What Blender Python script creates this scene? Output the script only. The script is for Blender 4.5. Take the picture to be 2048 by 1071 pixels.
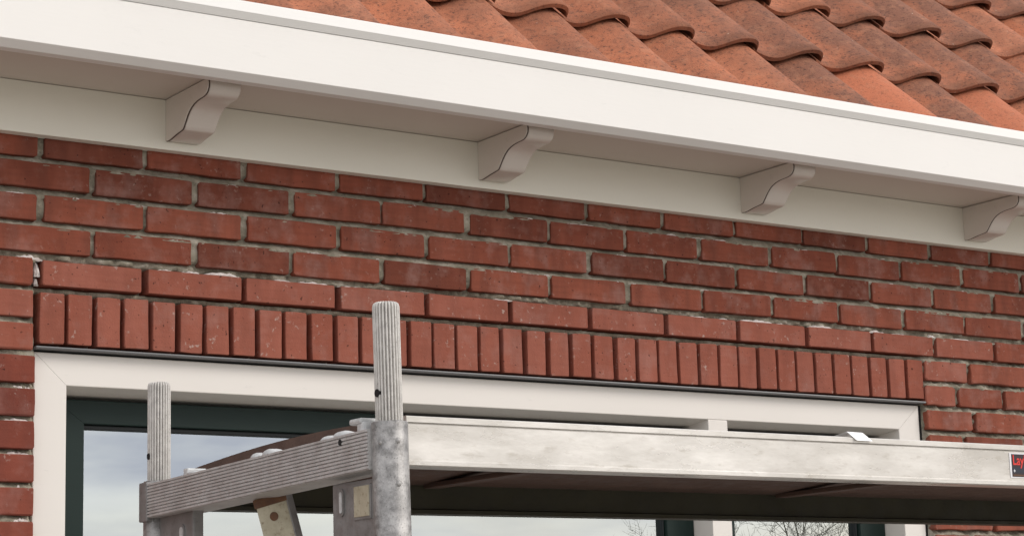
import bpy, bmesh, math, random
import numpy as np
from mathutils import Matrix, Vector, noise as mn

for o in list(bpy.data.objects):
    bpy.data.objects.remove(o)
random.seed(7)
scene = bpy.context.scene
col = scene.collection

# ------------------------------------------------------------------ camera
# metres; X runs right along the facade, Y into the house, Z up (0 = top brick course)
GROUND = -2.62
cd = bpy.data.cameras.new('camera')
cam = bpy.data.objects.new('camera', cd)
col.objects.link(cam)
R = Matrix(((0.8255, -0.0801, -0.5586), (-0.5636, -0.1665, -0.8091), (-0.0283, 0.9828, -0.1826)))
cam.matrix_world = Matrix.Translation((-1.5358, -3.8247, -1.0182)) @ R.to_4x4()
cd.sensor_width = 36
cd.lens = 74.67
cd.clip_start = 0.05
cd.clip_end = 3000
scene.camera = cam

# ------------------------------------------------------------------ sky and sun
SUN_EL, SUN_AZ = math.radians(34), math.radians(132)     # azimuth clockwise from +Y
world = bpy.data.worlds.new('World')
scene.world = world
world.use_nodes = True
wt = world.node_tree
wt.nodes.clear()
wn, wl = wt.nodes, wt.links
wo = wn.new('ShaderNodeOutputWorld')
bg = wn.new('ShaderNodeBackground')
bg.inputs['Strength'].default_value = 0.10
sky = wn.new('ShaderNodeTexSky')
sky.sky_type = 'NISHITA'
sky.sun_disc = False
sky.sun_elevation = SUN_EL
sky.sun_rotation = SUN_AZ
sky.air_density = 1.0
sky.dust_density = 2.0
tc = wn.new('ShaderNodeTexCoord')
mp = wn.new('ShaderNodeMapping')
mp.inputs['Scale'].default_value = (2.2, 2.2, 9.0)
mp.inputs['Location'].default_value = (0.35, 0.1, 0.42)
nz = wn.new('ShaderNodeTexNoise')
nz.inputs['Scale'].default_value = 1.7
nz.inputs['Detail'].default_value = 6
nz.inputs['Roughness'].default_value = 0.55
nz.inputs['Distortion'].default_value = 0.5
cr = wn.new('ShaderNodeValToRGB')
cr.color_ramp.elements[0].position = 0.25
cr.color_ramp.elements[1].position = 0.62
cr.color_ramp.elements[0].color = (0.55, 0.55, 0.55, 1)
nz2 = wn.new('ShaderNodeTexNoise')
nz2.inputs['Scale'].default_value = 3.0
nz2.inputs['Detail'].default_value = 5
cr2 = wn.new('ShaderNodeValToRGB')
cr2.color_ramp.elements[0].position = 0.36
cr2.color_ramp.elements[1].position = 0.66
cr2.color_ramp.elements[0].color = (6.9, 6.95, 7.7, 1)
cr2.color_ramp.elements[1].color = (12.6, 12.2, 11.5, 1)
mx = wn.new('ShaderNodeMixRGB')
wl.new(tc.outputs['Generated'], mp.inputs['Vector'])
wl.new(mp.outputs['Vector'], nz.inputs['Vector'])
wl.new(mp.outputs['Vector'], nz2.inputs['Vector'])
wl.new(nz.outputs['Fac'], cr.inputs['Fac'])
wl.new(nz2.outputs['Fac'], cr2.inputs['Fac'])
wl.new(cr.outputs['Color'], mx.inputs['Fac'])
wl.new(sky.outputs['Color'], mx.inputs['Color1'])
wl.new(cr2.outputs['Color'], mx.inputs['Color2'])
wl.new(mx.outputs['Color'], bg.inputs['Color'])
wl.new(bg.outputs['Background'], wo.inputs['Surface'])

sd = bpy.data.lights.new('sun', 'SUN')
sd.energy = 1.0
sd.angle = math.radians(24)
sd.color = (1.0, 0.95, 0.89)
sun = bpy.data.objects.new('sun', sd)
col.objects.link(sun)
to_sun = Vector((math.sin(SUN_AZ) * math.cos(SUN_EL), math.cos(SUN_AZ) * math.cos(SUN_EL), math.sin(SUN_EL)))
sun.rotation_euler = to_sun.to_track_quat('Z', 'Y').to_euler()

scene.view_settings.view_transform = 'Standard'
scene.view_settings.look = 'None'
scene.view_settings.exposure = 0.52
scene.view_settings.gamma = 1
scene.view_settings.use_curve_mapping = False

# ------------------------------------------------------------------ materials
class NT:
    def __init__(s, name):
        s.m = bpy.data.materials.new(name)
        s.m.use_nodes = True
        s.t = s.m.node_tree
        s.b = s.t.nodes['Principled BSDF']
        s.out = s.t.nodes['Material Output']
    def n(s, kind, **kw):
        x = s.t.nodes.new(kind)
        for k, v in kw.items():
            setattr(x, k, v)
        return x
    def l(s, a, b):
        s.t.links.new(a, b)
    def coords(s, rnd=None, gen='Object'):
        tc = s.n('ShaderNodeTexCoord')
        if rnd is None:
            return tc.outputs[gen]
        c = s.n('ShaderNodeCombineXYZ')
        for i, f in enumerate((37.0, 71.0, 53.0)):
            m = s.n('ShaderNodeMath', operation='MULTIPLY')
            s.l(rnd, m.inputs[0])
            m.inputs[1].default_value = f
            s.l(m.outputs[0], c.inputs[i])
        a = s.n('ShaderNodeVectorMath', operation='ADD')
        s.l(tc.outputs[gen], a.inputs[0])
        s.l(c.outputs[0], a.inputs[1])
        return a.outputs[0]
    def noise(s, vec, scale, detail=4, rough=0.55, stretch=None, dist=0.0):
        if stretch:
            m = s.n('ShaderNodeMapping')
            m.inputs['Scale'].default_value = stretch
            s.l(vec, m.inputs['Vector'])
            vec = m.outputs['Vector']
        x = s.n('ShaderNodeTexNoise')
        x.inputs['Scale'].default_value = scale
        x.inputs['Detail'].default_value = detail
        x.inputs['Roughness'].default_value = rough
        x.inputs['Distortion'].default_value = dist
        s.l(vec, x.inputs['Vector'])
        return x.outputs['Fac']
    def ramp(s, fac, stops):
        r = s.n('ShaderNodeValToRGB')
        e = r.color_ramp.elements
        while len(e) < len(stops):
            e.new(0.5)
        for k, (p, c) in enumerate(stops):
            e[k].position = p
            if not isinstance(c, (tuple, list)):
                c = (c, c, c)
            e[k].color = (*c[:3], 1)
        s.l(fac, r.inputs['Fac'])
        return r.outputs['Color']
    def mix(s, fac, a, b, mode='MIX'):
        x = s.n('ShaderNodeMixRGB', blend_type=mode)
        for v, k in ((fac, 'Fac'), (a, 'Color1'), (b, 'Color2')):
            if isinstance(v, (int, float)):
                x.inputs[k].default_value = v
            elif isinstance(v, tuple):
                x.inputs[k].default_value = (*v[:3], 1)
            else:
                s.l(v, x.inputs[k])
        return x.outputs['Color']
    def bump(s, h, strength, dist):
        x = s.n('ShaderNodeBump')
        x.inputs['Strength'].default_value = strength
        x.inputs['Distance'].default_value = dist
        s.l(h, x.inputs['Height'])
        s.l(x.outputs['Normal'], s.b.inputs['Normal'])
    def color(s, c):
        if isinstance(c, tuple):
            s.b.inputs['Base Color'].default_value = (*c, 1)
        else:
            s.l(c, s.b.inputs['Base Color'])
    def set(s, rough=0.6, metal=0.0, spec=0.4):
        s.b.inputs['Roughness'].default_value = rough
        s.b.inputs['Metallic'].default_value = metal
        s.b.inputs['Specular IOR Level'].default_value = spec

def brick_material(name, dark, mid, light, film, specks, island=False):
    s = NT(name)
    if island:
        rnd = s.n('ShaderNodeNewGeometry').outputs['Random Per Island']
    else:
        rnd = s.n('ShaderNodeObjectInfo').outputs['Random']
    v = s.coords(rnd)
    base = s.ramp(rnd, [(0.0, dark), (0.3, mid), (0.65, light), (1.0, mid)])
    cloud = s.noise(v, 11, 4, 0.6)
    c = s.mix(s.ramp(cloud, [(0.35, 0.0), (0.7, 0.42)]), base, tuple(x * 0.72 for x in mid))
    # dusty cement film in soft patches
    f1 = s.noise(v, 17, 5, 0.62)
    c = s.mix(s.ramp(f1, [(0.5, 0.0), (0.78, film)]), c, (0.40, 0.27, 0.24))
    vb = s.noise(v, 26, 3, 0.55, stretch=(1, 1, 0.22))
    c = s.mix(s.ramp(vb, [(0.42, 0.0), (0.72, 0.5)]), c, tuple(x * 0.68 + 0.012 for x in dark))
    vb2 = s.noise(v, 19, 3, 0.55, stretch=(1, 1, 0.35), dist=0.4)
    c = s.mix(s.ramp(vb2, [(0.5, 0.0), (0.75, 0.35)]), c, tuple(x * 1.12 + 0.02 for x in light))
    # streaks along the brick from extrusion
    st = s.noise(v, 60, 3, 0.6, stretch=(0.25, 1, 2.2))
    c = s.mix(s.ramp(st, [(0.4, 0.0), (0.75, 0.22)]), c, tuple(x * 0.6 for x in dark))
    # pale cement specks and splashes
    sp = s.noise(v, 95, 3, 0.6)
    blob = s.noise(v, 22, 2, 0.5)
    spm = s.mix(1.0, s.ramp(sp, [(0.60, 0.0), (0.70, 1.0)]), s.ramp(blob, [(0.50, 0.0), (0.62, specks)]), 'MULTIPLY')
    c = s.mix(spm, c, (0.52, 0.45, 0.40))
    # burnt pits
    pit = s.noise(v, 130, 2, 0.5)
    c = s.mix(s.ramp(pit, [(0.69, 0.0), (0.74, 0.75)]), c, (0.03, 0.012, 0.01))
    s.color(c)
    s.set(0.85, 0, 0.12)
    hb = s.noise(v, 240, 5, 0.65)
    h2 = s.noise(v, 30, 3, 0.5)
    s.bump(s.mix(0.5, hb, h2), 0.35, 0.004)
    return s.m

M = {}
M['brick'] = brick_material('wall_brick', (0.150, 0.047, 0.030), (0.245, 0.070, 0.043), (0.30, 0.092, 0.057), 0.45, 0.2)
M['brick_far'] = brick_material('wall_brick_field', (0.150, 0.047, 0.030), (0.245, 0.070, 0.043), (0.30, 0.092, 0.057), 0.45, 0.2, True)
M['brick_dark'] = brick_material('pier_brick', (0.185, 0.050, 0.034), (0.22, 0.060, 0.040), (0.25, 0.072, 0.047), 0.3, 0.4)
M['brick_new'] = brick_material('lintel_brick', (0.285, 0.088, 0.057), (0.315, 0.103, 0.069), (0.335, 0.115, 0.079), 0.32, 0.55)

def mortar_material():
    s = NT('mortar')
    v = s.coords()
    c = s.ramp(s.noise(v, 26, 6, 0.65), [(0.25, (0.13, 0.115, 0.085)), (0.5, (0.29, 0.26, 0.20)), (0.75, (0.54, 0.495, 0.415))])
    c = s.mix(s.ramp(s.noise(v, 90, 3), [(0.6, 0.0), (0.72, 0.6)]), c, (0.10, 0.09, 0.075))
    s.color(c)
    s.set(0.95, 0, 0.15)
    s.bump(s.noise(v, 330, 4, 0.7), 0.7, 0.004)
    return s.m
M['mortar'] = mortar_material()

def smear_material():
    s = NT('pale_mortar')
    v = s.coords()
    s.color(s.ramp(s.noise(v, 60, 4), [(0.3, (0.52, 0.45, 0.41)), (0.65, (0.78, 0.72, 0.69))]))
    s.set(0.9, 0, 0.2)
    s.bump(s.noise(v, 260, 4, 0.7), 0.6, 0.003)
    return s.m
M['smear'] = smear_material()

def paint(name, rgb, rough=0.42, dirt=0.1, grain=0.05, spec=0.4):
    s = NT(name)
    v = s.coords()
    c = s.mix(s.ramp(s.noise(v, 2.3, 4), [(0.35, 0.0), (0.75, 0.6)]), rgb, tuple(x * 0.94 for x in rgb))
    c = s.mix(s.ramp(s.noise(v, 48, 5, 0.7, stretch=(0.4, 1, 1)), [(0.62, 0.0), (0.8, dirt)]), c, tuple(x * 0.55 for x in rgb))
    s.color(c)
    s.set(rough, 0, spec)
    s.bump(s.mix(0.35, s.noise(v, 170, 4, 0.6, stretch=(0.12, 1, 1)), s.noise(v, 14, 2)), grain, 0.003)
    return s.m
M['white'] = paint('white_painted_board', (0.80, 0.78, 0.745), 0.42, 0.16, 0.09)
M['cream'] = paint('cream_painted_board', (0.80, 0.775, 0.68))
M['bracket'] = paint('bracket_paint', (0.68, 0.62, 0.56), 0.22, 0.5, 0.18, 0.6)
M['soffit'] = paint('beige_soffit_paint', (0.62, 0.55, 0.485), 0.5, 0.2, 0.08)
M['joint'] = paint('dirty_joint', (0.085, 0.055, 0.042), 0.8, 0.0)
M['trim'] = paint('white_coated_trim', (0.86, 0.85, 0.82), 0.35, 0.12)
M['frame'] = paint('cream_window_frame', (0.76, 0.72, 0.67), 0.40, 0.3)
M['green'] = paint('dark_green_sash', (0.006, 0.018, 0.015), 0.5, 0.35, 0.12, 0.28)
M['bead'] = paint('black_glazing_bead', (0.010, 0.013, 0.014), 0.5, 0.0)
M['steel'] = paint('dark_steel', (0.055, 0.058, 0.06), 0.45, 0.2)
M['lintel'] = paint('grey_lintel_steel', (0.16, 0.16, 0.165), 0.4, 0.25)
M['black'] = paint('black_rubber', (0.008, 0.008, 0.008), 0.7, 0.0)
M['room'] = paint('dim_room', (0.12, 0.12, 0.12), 0.9, 0.0)

def tile_material(name, dark, orange, pale, weather, shift=0.0):
    s = NT(name)
    rnd = s.n('ShaderNodeObjectInfo').outputs['Random']
    v = s.coords(rnd)
    base = s.ramp(rnd, [(0.0, orange), (0.35, pale), (0.6, orange), (1.0, tuple(0.5 * (a + b) for a, b in zip(orange, dark)))])
    n1 = s.noise(v, 9, 6, 0.68)
    # rain and lichen roughen the exposed crown of the roll; the trough stays cleaner
    sx = s.n('ShaderNodeSeparateXYZ')
    s.l(s.n('ShaderNodeTexCoord').outputs['Object'], sx.inputs[0])
    mr = s.n('ShaderNodeMapRange')
    mr.inputs['From Min'].default_value = 0.04
    mr.inputs['From Max'].default_value = 0.15
    mr.inputs['To Min'].default_value = -0.10
    mr.inputs['To Max'].default_value = 0.12
    s.l(sx.outputs['X'], mr.inputs['Value'])
    av = s.n('ShaderNodeMath', operation='ADD')
    s.l(n1, av.inputs[0])
    s.l(mr.outputs['Result'], av.inputs[1])
    w = s.ramp(av.outputs[0], [(0.42 - shift, 0.0), (0.68 - shift, weather)])
    c = s.mix(w, base, dark)
    n2 = s.noise(v, 75, 4, 0.7)
    c = s.mix(s.ramp(n2, [(0.50, 0.0), (0.68, 0.8 * weather + 0.1)]), c, (0.125, 0.058, 0.038))
    n2b = s.noise(v, 150, 2, 0.6)
    c = s.mix(s.ramp(n2b, [(0.60, 0.0), (0.66, 0.6 * weather + 0.15)]), c, (0.07, 0.035, 0.03))
    n3 = s.noise(v, 32, 4, 0.6)
    c = s.mix(s.ramp(n3, [(0.52, 0.0), (0.74, 0.45)]), c, (0.46, 0.215, 0.125))
    n5 = s.noise(v, 58, 3, 0.6)
    c = s.mix(s.ramp(n5, [(0.72, 0.0), (0.76, 0.8)]), c, (0.55, 0.48, 0.38))
    # grime along the exposed nose of each tile
    sep = s.n('ShaderNodeSeparateXYZ')
    s.l(s.n('ShaderNodeTexCoord').outputs['Object'], sep.inputs[0])
    ad = s.n('ShaderNodeMath', operation='MULTIPLY_ADD')
    s.l(n3, ad.inputs[0])
    ad.inputs[1].default_value = -0.034
    s.l(sep.outputs['Y'], ad.inputs[2])
    c = s.mix(s.ramp(ad.outputs[0], [(0.0, 0.42), (0.02, 0.0)]), c, (0.15, 0.062, 0.036))
    s.color(c)
    s.set(0.85, 0, 0.25)
    s.bump(s.mix(0.45, s.noise(v, 260, 4, 0.7), s.noise(v, 40, 4, 0.6)), 0.7, 0.006)
    return s.m
M['tile'] = tile_material('terracotta', (0.24, 0.100, 0.060), (0.46, 0.150, 0.070), (0.49, 0.185, 0.100), 0.68)
M['tile_old'] = tile_material('weathered_terracotta', (0.20, 0.092, 0.060), (0.41, 0.138, 0.067), (0.43, 0.158, 0.085), 0.85, 0.05)
M['tile_new'] = tile_material('fresh_terracotta', (0.40, 0.14, 0.075), (0.50, 0.165, 0.085), (0.50, 0.165, 0.085), 0.25, -0.05)

def metal(name, lo, hi, rough, met, scale=30, stain=(0.12, 0.10, 0.08), st=0.5, grain=0.15, stretch=None):
    s = NT(name)
    v = s.coords()
    if stretch:
        sm = s.n('ShaderNodeMapping')
        sm.inputs['Scale'].default_value = stretch
        s.l(v, sm.inputs['Vector'])
        v = sm.outputs['Vector']
    c = s.ramp(s.noise(v, scale, 6, 0.68), [(0.3, lo), (0.68, hi)])
    c = s.mix(s.ramp(s.noise(v, scale * 5, 4, 0.65), [(0.57, 0.0), (0.72, st)]), c, stain)
    s.color(c)
    r = s.ramp(s.noise(v, scale * 2, 4), [(0.3, max(rough - 0.12, 0.05)), (0.7, rough + 0.15)])
    s.l(r, s.b.inputs['Roughness'])
    s.b.inputs['Metallic'].default_value = met
    s.bump(s.noise(v, scale * 7, 4, 0.7), grain, 0.002)
    return s.m
M['beam'] = metal('pale_aluminium', (0.50, 0.475, 0.435), (0.73, 0.705, 0.665), 0.34, 0.45, 20, (0.30, 0.26, 0.20), 0.35, 0.1, (0.3, 1, 1))
M['tube'] = metal('galvanised_tube', (0.11, 0.106, 0.102), (0.42, 0.41, 0.40), 0.40, 0.5, 65, (0.06, 0.055, 0.05), 0.8, 0.3)
M['spigot'] = metal('ribbed_aluminium', (0.42, 0.40, 0.375), (0.64, 0.62, 0.585), 0.5, 0.3, 60, (0.20, 0.18, 0.16), 0.65, 0.3)
M['rung'] = metal('grey_aluminium', (0.40, 0.39, 0.38), (0.54, 0.53, 0.52), 0.5, 0.3, 30, (0.13, 0.11, 0.095), 0.5, 0.2)
M['gusset'] = metal('dull_cast_metal', (0.16, 0.155, 0.15), (0.26, 0.25, 0.245), 0.55, 0.3, 30, (0.08, 0.075, 0.07), 0.5, 0.2)
M['rear_beam'] = metal('shade_dark_beam', (0.022, 0.020, 0.010), (0.045, 0.041, 0.022), 0.6, 0.2, 16, (0.02, 0.018, 0.012), 0.5, 0.2)  # shade under the deck is put into this beam's dark colour
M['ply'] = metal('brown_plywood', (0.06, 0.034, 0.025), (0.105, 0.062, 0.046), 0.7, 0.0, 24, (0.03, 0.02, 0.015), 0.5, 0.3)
M['brace'] = metal('yellowed_aluminium', (0.30, 0.27, 0.19), (0.50, 0.46, 0.35), 0.5, 0.2, 26, (0.14, 0.09, 0.05), 0.7, 0.2)
M['claw'] = metal('pale_cast_claw', (0.40, 0.41, 0.41), (0.62, 0.63, 0.63), 0.45, 0.15, 50, (0.25, 0.24, 0.22), 0.4, 0.2)
M['rust'] = metal('rust', (0.08, 0.035, 0.02), (0.16, 0.08, 0.04), 0.8, 0.0, 80)
M['dark_hole'] = paint('drilled_hole', (0.012, 0.010, 0.010), 0.9, 0.0)
M['clip'] = paint('white_plastic', (0.86, 0.86, 0.86), 0.35, 0.0)
M['sticker'] = paint('sticker_black', (0.022, 0.010, 0.016), 0.35, 0.0, 0.0)
M['sticker_navy'] = paint('sticker_navy', (0.010, 0.014, 0.030), 0.35, 0.0, 0.0)
M['sticker_red'] = paint('sticker_red', (0.72, 0.035, 0.025), 0.35, 0.0, 0.0)
M['sticker_white'] = paint('sticker_white', (0.75, 0.74, 0.76), 0.35, 0.0, 0.0)

def glass_material():
    s = NT('coated_glass')
    s.t.nodes.remove(s.b)
    g = s.n('ShaderNodeBsdfGlossy')
    g.inputs['Roughness'].default_value = 0.0
    g.inputs['Color'].default_value = (0.88, 0.95, 0.98, 1)
    t = s.n('ShaderNodeBsdfTransparent')
    t.inputs['Color'].default_value = (0.62, 0.68, 0.66, 1)
    f = s.n('ShaderNodeFresnel')
    f.inputs['IOR'].default_value = 1.5
    m = s.n('ShaderNodeMath', operation='MULTIPLY_ADD')
    s.l(f.outputs[0], m.inputs[0])
    m.inputs[1].default_value = 1.0
    m.inputs[2].default_value = 0.43
    m.use_clamp = True
    mx = s.n('ShaderNodeMixShader')
    s.l(m.outputs[0], mx.inputs[0])
    s.l(t.outputs[0], mx.inputs[1])
    s.l(g.outputs[0], mx.inputs[2])
    s.l(mx.outputs[0], s.out.inputs['Surface'])
    return s.m
M['glass'] = glass_material()

def simple_noise(name, a, b, scale, rough=0.9):
    s = NT(name)
    v = s.coords()
    s.color(s.ramp(s.noise(v, scale, 6, 0.65), [(0.3, a), (0.7, b)]))
    s.set(rough, 0, 0.2)
    s.bump(s.noise(v, scale * 12, 3), 0.3, 0.01)
    return s.m
M['ground'] = simple_noise('paving', (0.27, 0.255, 0.23), (0.38, 0.36, 0.325), 1.5)
M['bark'] = simple_noise('bark', (0.22, 0.21, 0.17), (0.32, 0.30, 0.25), 6)
M['plaster'] = simple_noise('plain_backing', (0.22, 0.20, 0.18), (0.28, 0.26, 0.24), 3)

# ------------------------------------------------------------------ helpers
def link(name, mesh, mat=None, parent=None, smooth=False):
    if mat is not None and not mesh.materials:
        mesh.materials.append(mat)
    if smooth:
        for p in mesh.polygons:
            p.use_smooth = True
    o = bpy.data.objects.new(name, mesh)
    col.objects.link(o)
    if parent is not None:
        o.parent = parent
    return o

def mesh_py(name, verts, faces):
    me = bpy.data.meshes.new(name)
    me.from_pydata([tuple(map(float, v)) for v in verts], [], faces)
    me.update()
    return me

def bm_mesh(name, bm):
    bmesh.ops.recalc_face_normals(bm, faces=bm.faces[:])
    me = bpy.data.meshes.new(name)
    bm.to_mesh(me)
    bm.free()
    return me

def box_into(bm, x0, x1, y0, y1, z0, z1, bevel=0.0):
    vs = [bm.verts.new((x, y, z)) for x in (x0, x1) for y in (y0, y1) for z in (z0, z1)]
    fs = []
    for q in ((0, 1, 3, 2), (4, 6, 7, 5), (0, 4, 5, 1), (2, 3, 7, 6), (0, 2, 6, 4), (1, 5, 7, 3)):
        fs.append(bm.faces.new([vs[i] for i in q]))
    if bevel > 0:
        bmesh.ops.recalc_face_normals(bm, faces=fs)
        es = list({e for f in fs for e in f.edges})
        bmesh.ops.bevel(bm, geom=es, offset=bevel, segments=2, affect='EDGES', profile=0.6)

def box(name, x0, x1, y0, y1, z0, z1, mat, parent=None, bevel=0.0):
    bm = bmesh.new()
    box_into(bm, x0, x1, y0, y1, z0, z1, bevel)
    return link(name, bm_mesh(name, bm), mat, parent)

def prism_x(bm, prof, x0, x1):
    """extrude a (y, z) polygon along x"""
    a = [bm.verts.new((x0, y, z)) for y, z in prof]
    b = [bm.verts.new((x1, y, z)) for y, z in prof]
    n = len(prof)
    fs = [bm.faces.new(a), bm.faces.new(b[::-1])]
    for i in range(n):
        fs.append(bm.faces.new((a[i], b[i], b[(i + 1) % n], a[(i + 1) % n])))
    return a, b, fs

def prism_y(bm, prof, y0, y1, z0off=0.0, z1off=0.0):
    """extrude an (x, z) polygon along y"""
    a = [bm.verts.new((x, y0, z + z0off)) for x, z in prof]
    b = [bm.verts.new((x, y1, z + z1off)) for x, z in prof]
    n = len(prof)
    bm.faces.new(a)
    bm.faces.new(b[::-1])
    for i in range(n):
        bm.faces.new((a[i], b[i], b[(i + 1) % n], a[(i + 1) % n]))

def empty(name, loc, label, cat, group=None):
    o = bpy.data.objects.new(name, None)
    o.location = loc
    col.objects.link(o)
    o['label'] = label
    o['category'] = cat
    if group:
        o['group'] = group
    return o

# ------------------------------------------------------------------ setting
g = mesh_py('ground', [(-400, -400, 0), (400, -400, 0), (400, 400, 0), (-400, 400, 0)], [(0, 1, 2, 3)])
ground = link('ground', g, M['ground'])
ground.location = (0, 0, GROUND)
ground['kind'] = 'structure'

house = empty('brick_house', (0, 0, GROUND),
              'red brick house with white boxed eaves, orange tiled roof and wide cream framed window', 'house')
UP = -GROUND       # house parts are placed relative to the house base
def hp(o):         # parent to the house (or a part of it), keeping facade coordinates
    o.parent = house
    o.location.z += UP
    return o

# ------------------------------------------------------------------ wall
C = 0.063
WX0, WX1, WTOP = -0.004, 2.3735, -0.400            # window opening
VX0, VX1, VZ0 = -0.36, 3.02, -0.86                # area of individually laid bricks
soldiers = [(0.0008, 0.0511), (0.0597, 0.1089), (0.1194, 0.1677), (0.1767, 0.2281), (0.237, 0.2847), (0.2973, 0.3452), (0.3546, 0.4044), (0.4145, 0.4633), (0.4748, 0.5255), (0.5348, 0.584), (0.5964, 0.6458), (0.6578, 0.7073), (0.717, 0.7673), (0.7747, 0.8257), (0.8376, 0.8896), (0.8964, 0.9485), (0.9567, 1.0081), (1.0166, 1.0654), (1.0761, 1.1269), (1.1404, 1.1893), (1.203, 1.2526), (1.2651, 1.3155), (1.3268, 1.3793), (1.3922, 1.4426), (1.4528, 1.5054), (1.5128, 1.5646), (1.5736, 1.6267), (1.6337, 1.6893), (1.6962, 1.7502), (1.7556, 1.8088), (1.8191, 1.8709), (1.8778, 1.934), (1.9381, 1.9926), (1.9992, 2.0544), (2.0619, 2.1137), (2.1204, 2.1756), (2.1814, 2.2409), (2.2449, 2.304), (2.3103, 2.3669)]

# mortar bed: a fine height field, recessed between the bricks
def smooth_noise(nx, nz, step, cell, seed):
    rs = np.random.RandomState(seed)
    gx, gz = int(nx * step / cell) + 3, int(nz * step / cell) + 3
    gr = rs.rand(gx, gz)
    x = np.arange(nx) * step / cell
    z = np.arange(nz) * step / cell
    xi, zi = x.astype(int), z.astype(int)
    fx, fz = (x - xi)[:, None], (z - zi)[None, :]
    fx, fz = fx * fx * (3 - 2 * fx), fz * fz * (3 - 2 * fz)
    a = gr[xi][:, zi]; b = gr[xi + 1][:, zi]; c = gr[xi][:, zi + 1]; d = gr[xi + 1][:, zi + 1]
    return a * (1 - fx) * (1 - fz) + b * fx * (1 - fz) + c * (1 - fx) * fz + d * fx * fz - 0.5

def mortar_mesh():
    st = 0.0042
    xs = np.arange(VX0 - 0.03, VX1 + 0.03, st)
    zs = np.arange(VZ0 - 0.03, 0.06, st)
    nx, nz = len(xs), len(zs)
    n1 = smooth_noise(nx, nz, st, 0.011, 1)
    n2 = smooth_noise(nx, nz, st, 0.045, 2)
    n3 = smooth_noise(nx, nz, st, 0.16, 3)
    Xg, Zg = np.meshgrid(xs, zs, indexing='ij')
    t = (Zg / C) - np.floor(Zg / C)               # 0 = course centre, .5 = bed joint
    k = (t - 0.5) * C                             # height above the joint's middle
    bed = np.clip(k / 0.0075, -1, 1)
    inbed = np.abs(k) < 0.011
    y = 0.0058 + 0.0042 * n1 + 0.0040 * n2 + 0.0025 * n3
    y = y + np.where(inbed, 0.0080 * bed + 0.0032, 0.0005)
    # raked, still unpointed joints round the lintel and the window
    deep = (Zg < -0.218) & (Xg > -0.006) & (Xg < 2.37)
    y = np.where(deep, 0.046 + 0.008 * n1 + 0.006 * n2, y)
    bedE = (Zg < -0.279) & (Zg > -0.2915) & (Xg > -0.006) & (Xg < 2.45)
    y = np.where(bedE, 0.020 + 0.008 * n1 + 0.006 * n2, y)
    bedD = (Zg < -0.2145) & (Zg > -0.229)
    y = np.where(bedD, 0.013 + 0.014 * n1 + 0.012 * n2 + 0.010 * n3, y)
    side = (Zg < -0.235) & ((Xg < -0.006) | (Xg > 2.37))
    y = np.where(side, 0.0125 + 0.012 * n1 + 0.008 * n2 + np.where(inbed, 0.007 * bed, 0), y)
    keep = ~((Xg > WX0 + st) & (Xg < WX1 - st) & (Zg < WTOP))
    idx = np.arange(nx * nz).reshape(nx, nz)
    verts = np.stack([Xg, y, Zg], -1).reshape(-1, 3)
    q = np.stack([idx[:-1, :-1], idx[1:, :-1], idx[1:, 1:], idx[:-1, 1:]], -1)
    kk = keep[:-1, :-1] & keep[1:, :-1] & keep[1:, 1:] & keep[:-1, 1:]
    q = q[kk]
    used = np.unique(q)
    remap = -np.ones(nx * nz, int)
    remap[used] = np.arange(len(used))
    v = verts[used]
    f = remap[q]
    me = bpy.data.meshes.new('mortar')
    me.vertices.add(len(v))
    me.vertices.foreach_set('co', v.astype(np.float32).ravel())
    me.loops.add(f.size)
    me.loops.foreach_set('vertex_index', f.astype(np.int32).ravel())
    me.polygons.add(len(f))
    me.polygons.foreach_set('loop_start', (np.arange(len(f)) * 4).astype(np.int32))
    me.update(calc_edges=True)
    me.validate()
    return me

# solid wall core with the window opening left free
bm = bmesh.new()
HX0, HX1 = -3.2, 6.2
box_into(bm, HX0, WX0 - 0.001, 0.056, 0.30, GROUND, 0.25)
box_into(bm, WX1 + 0.001, HX1, 0.056, 0.30, GROUND, 0.25)
box_into(bm, WX0 - 0.001, WX1 + 0.001, 0.056, 0.30, WTOP + 0.004, 0.25)
box_into(bm, WX0 - 0.001, WX1 + 0.001, 0.045, 0.30, GROUND, -1.80)
wall = hp(link('wall', bm_mesh('wall', bm), M['plaster']))
mortar = link('mortar', mortar_mesh(), M['mortar'], wall, True)

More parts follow.
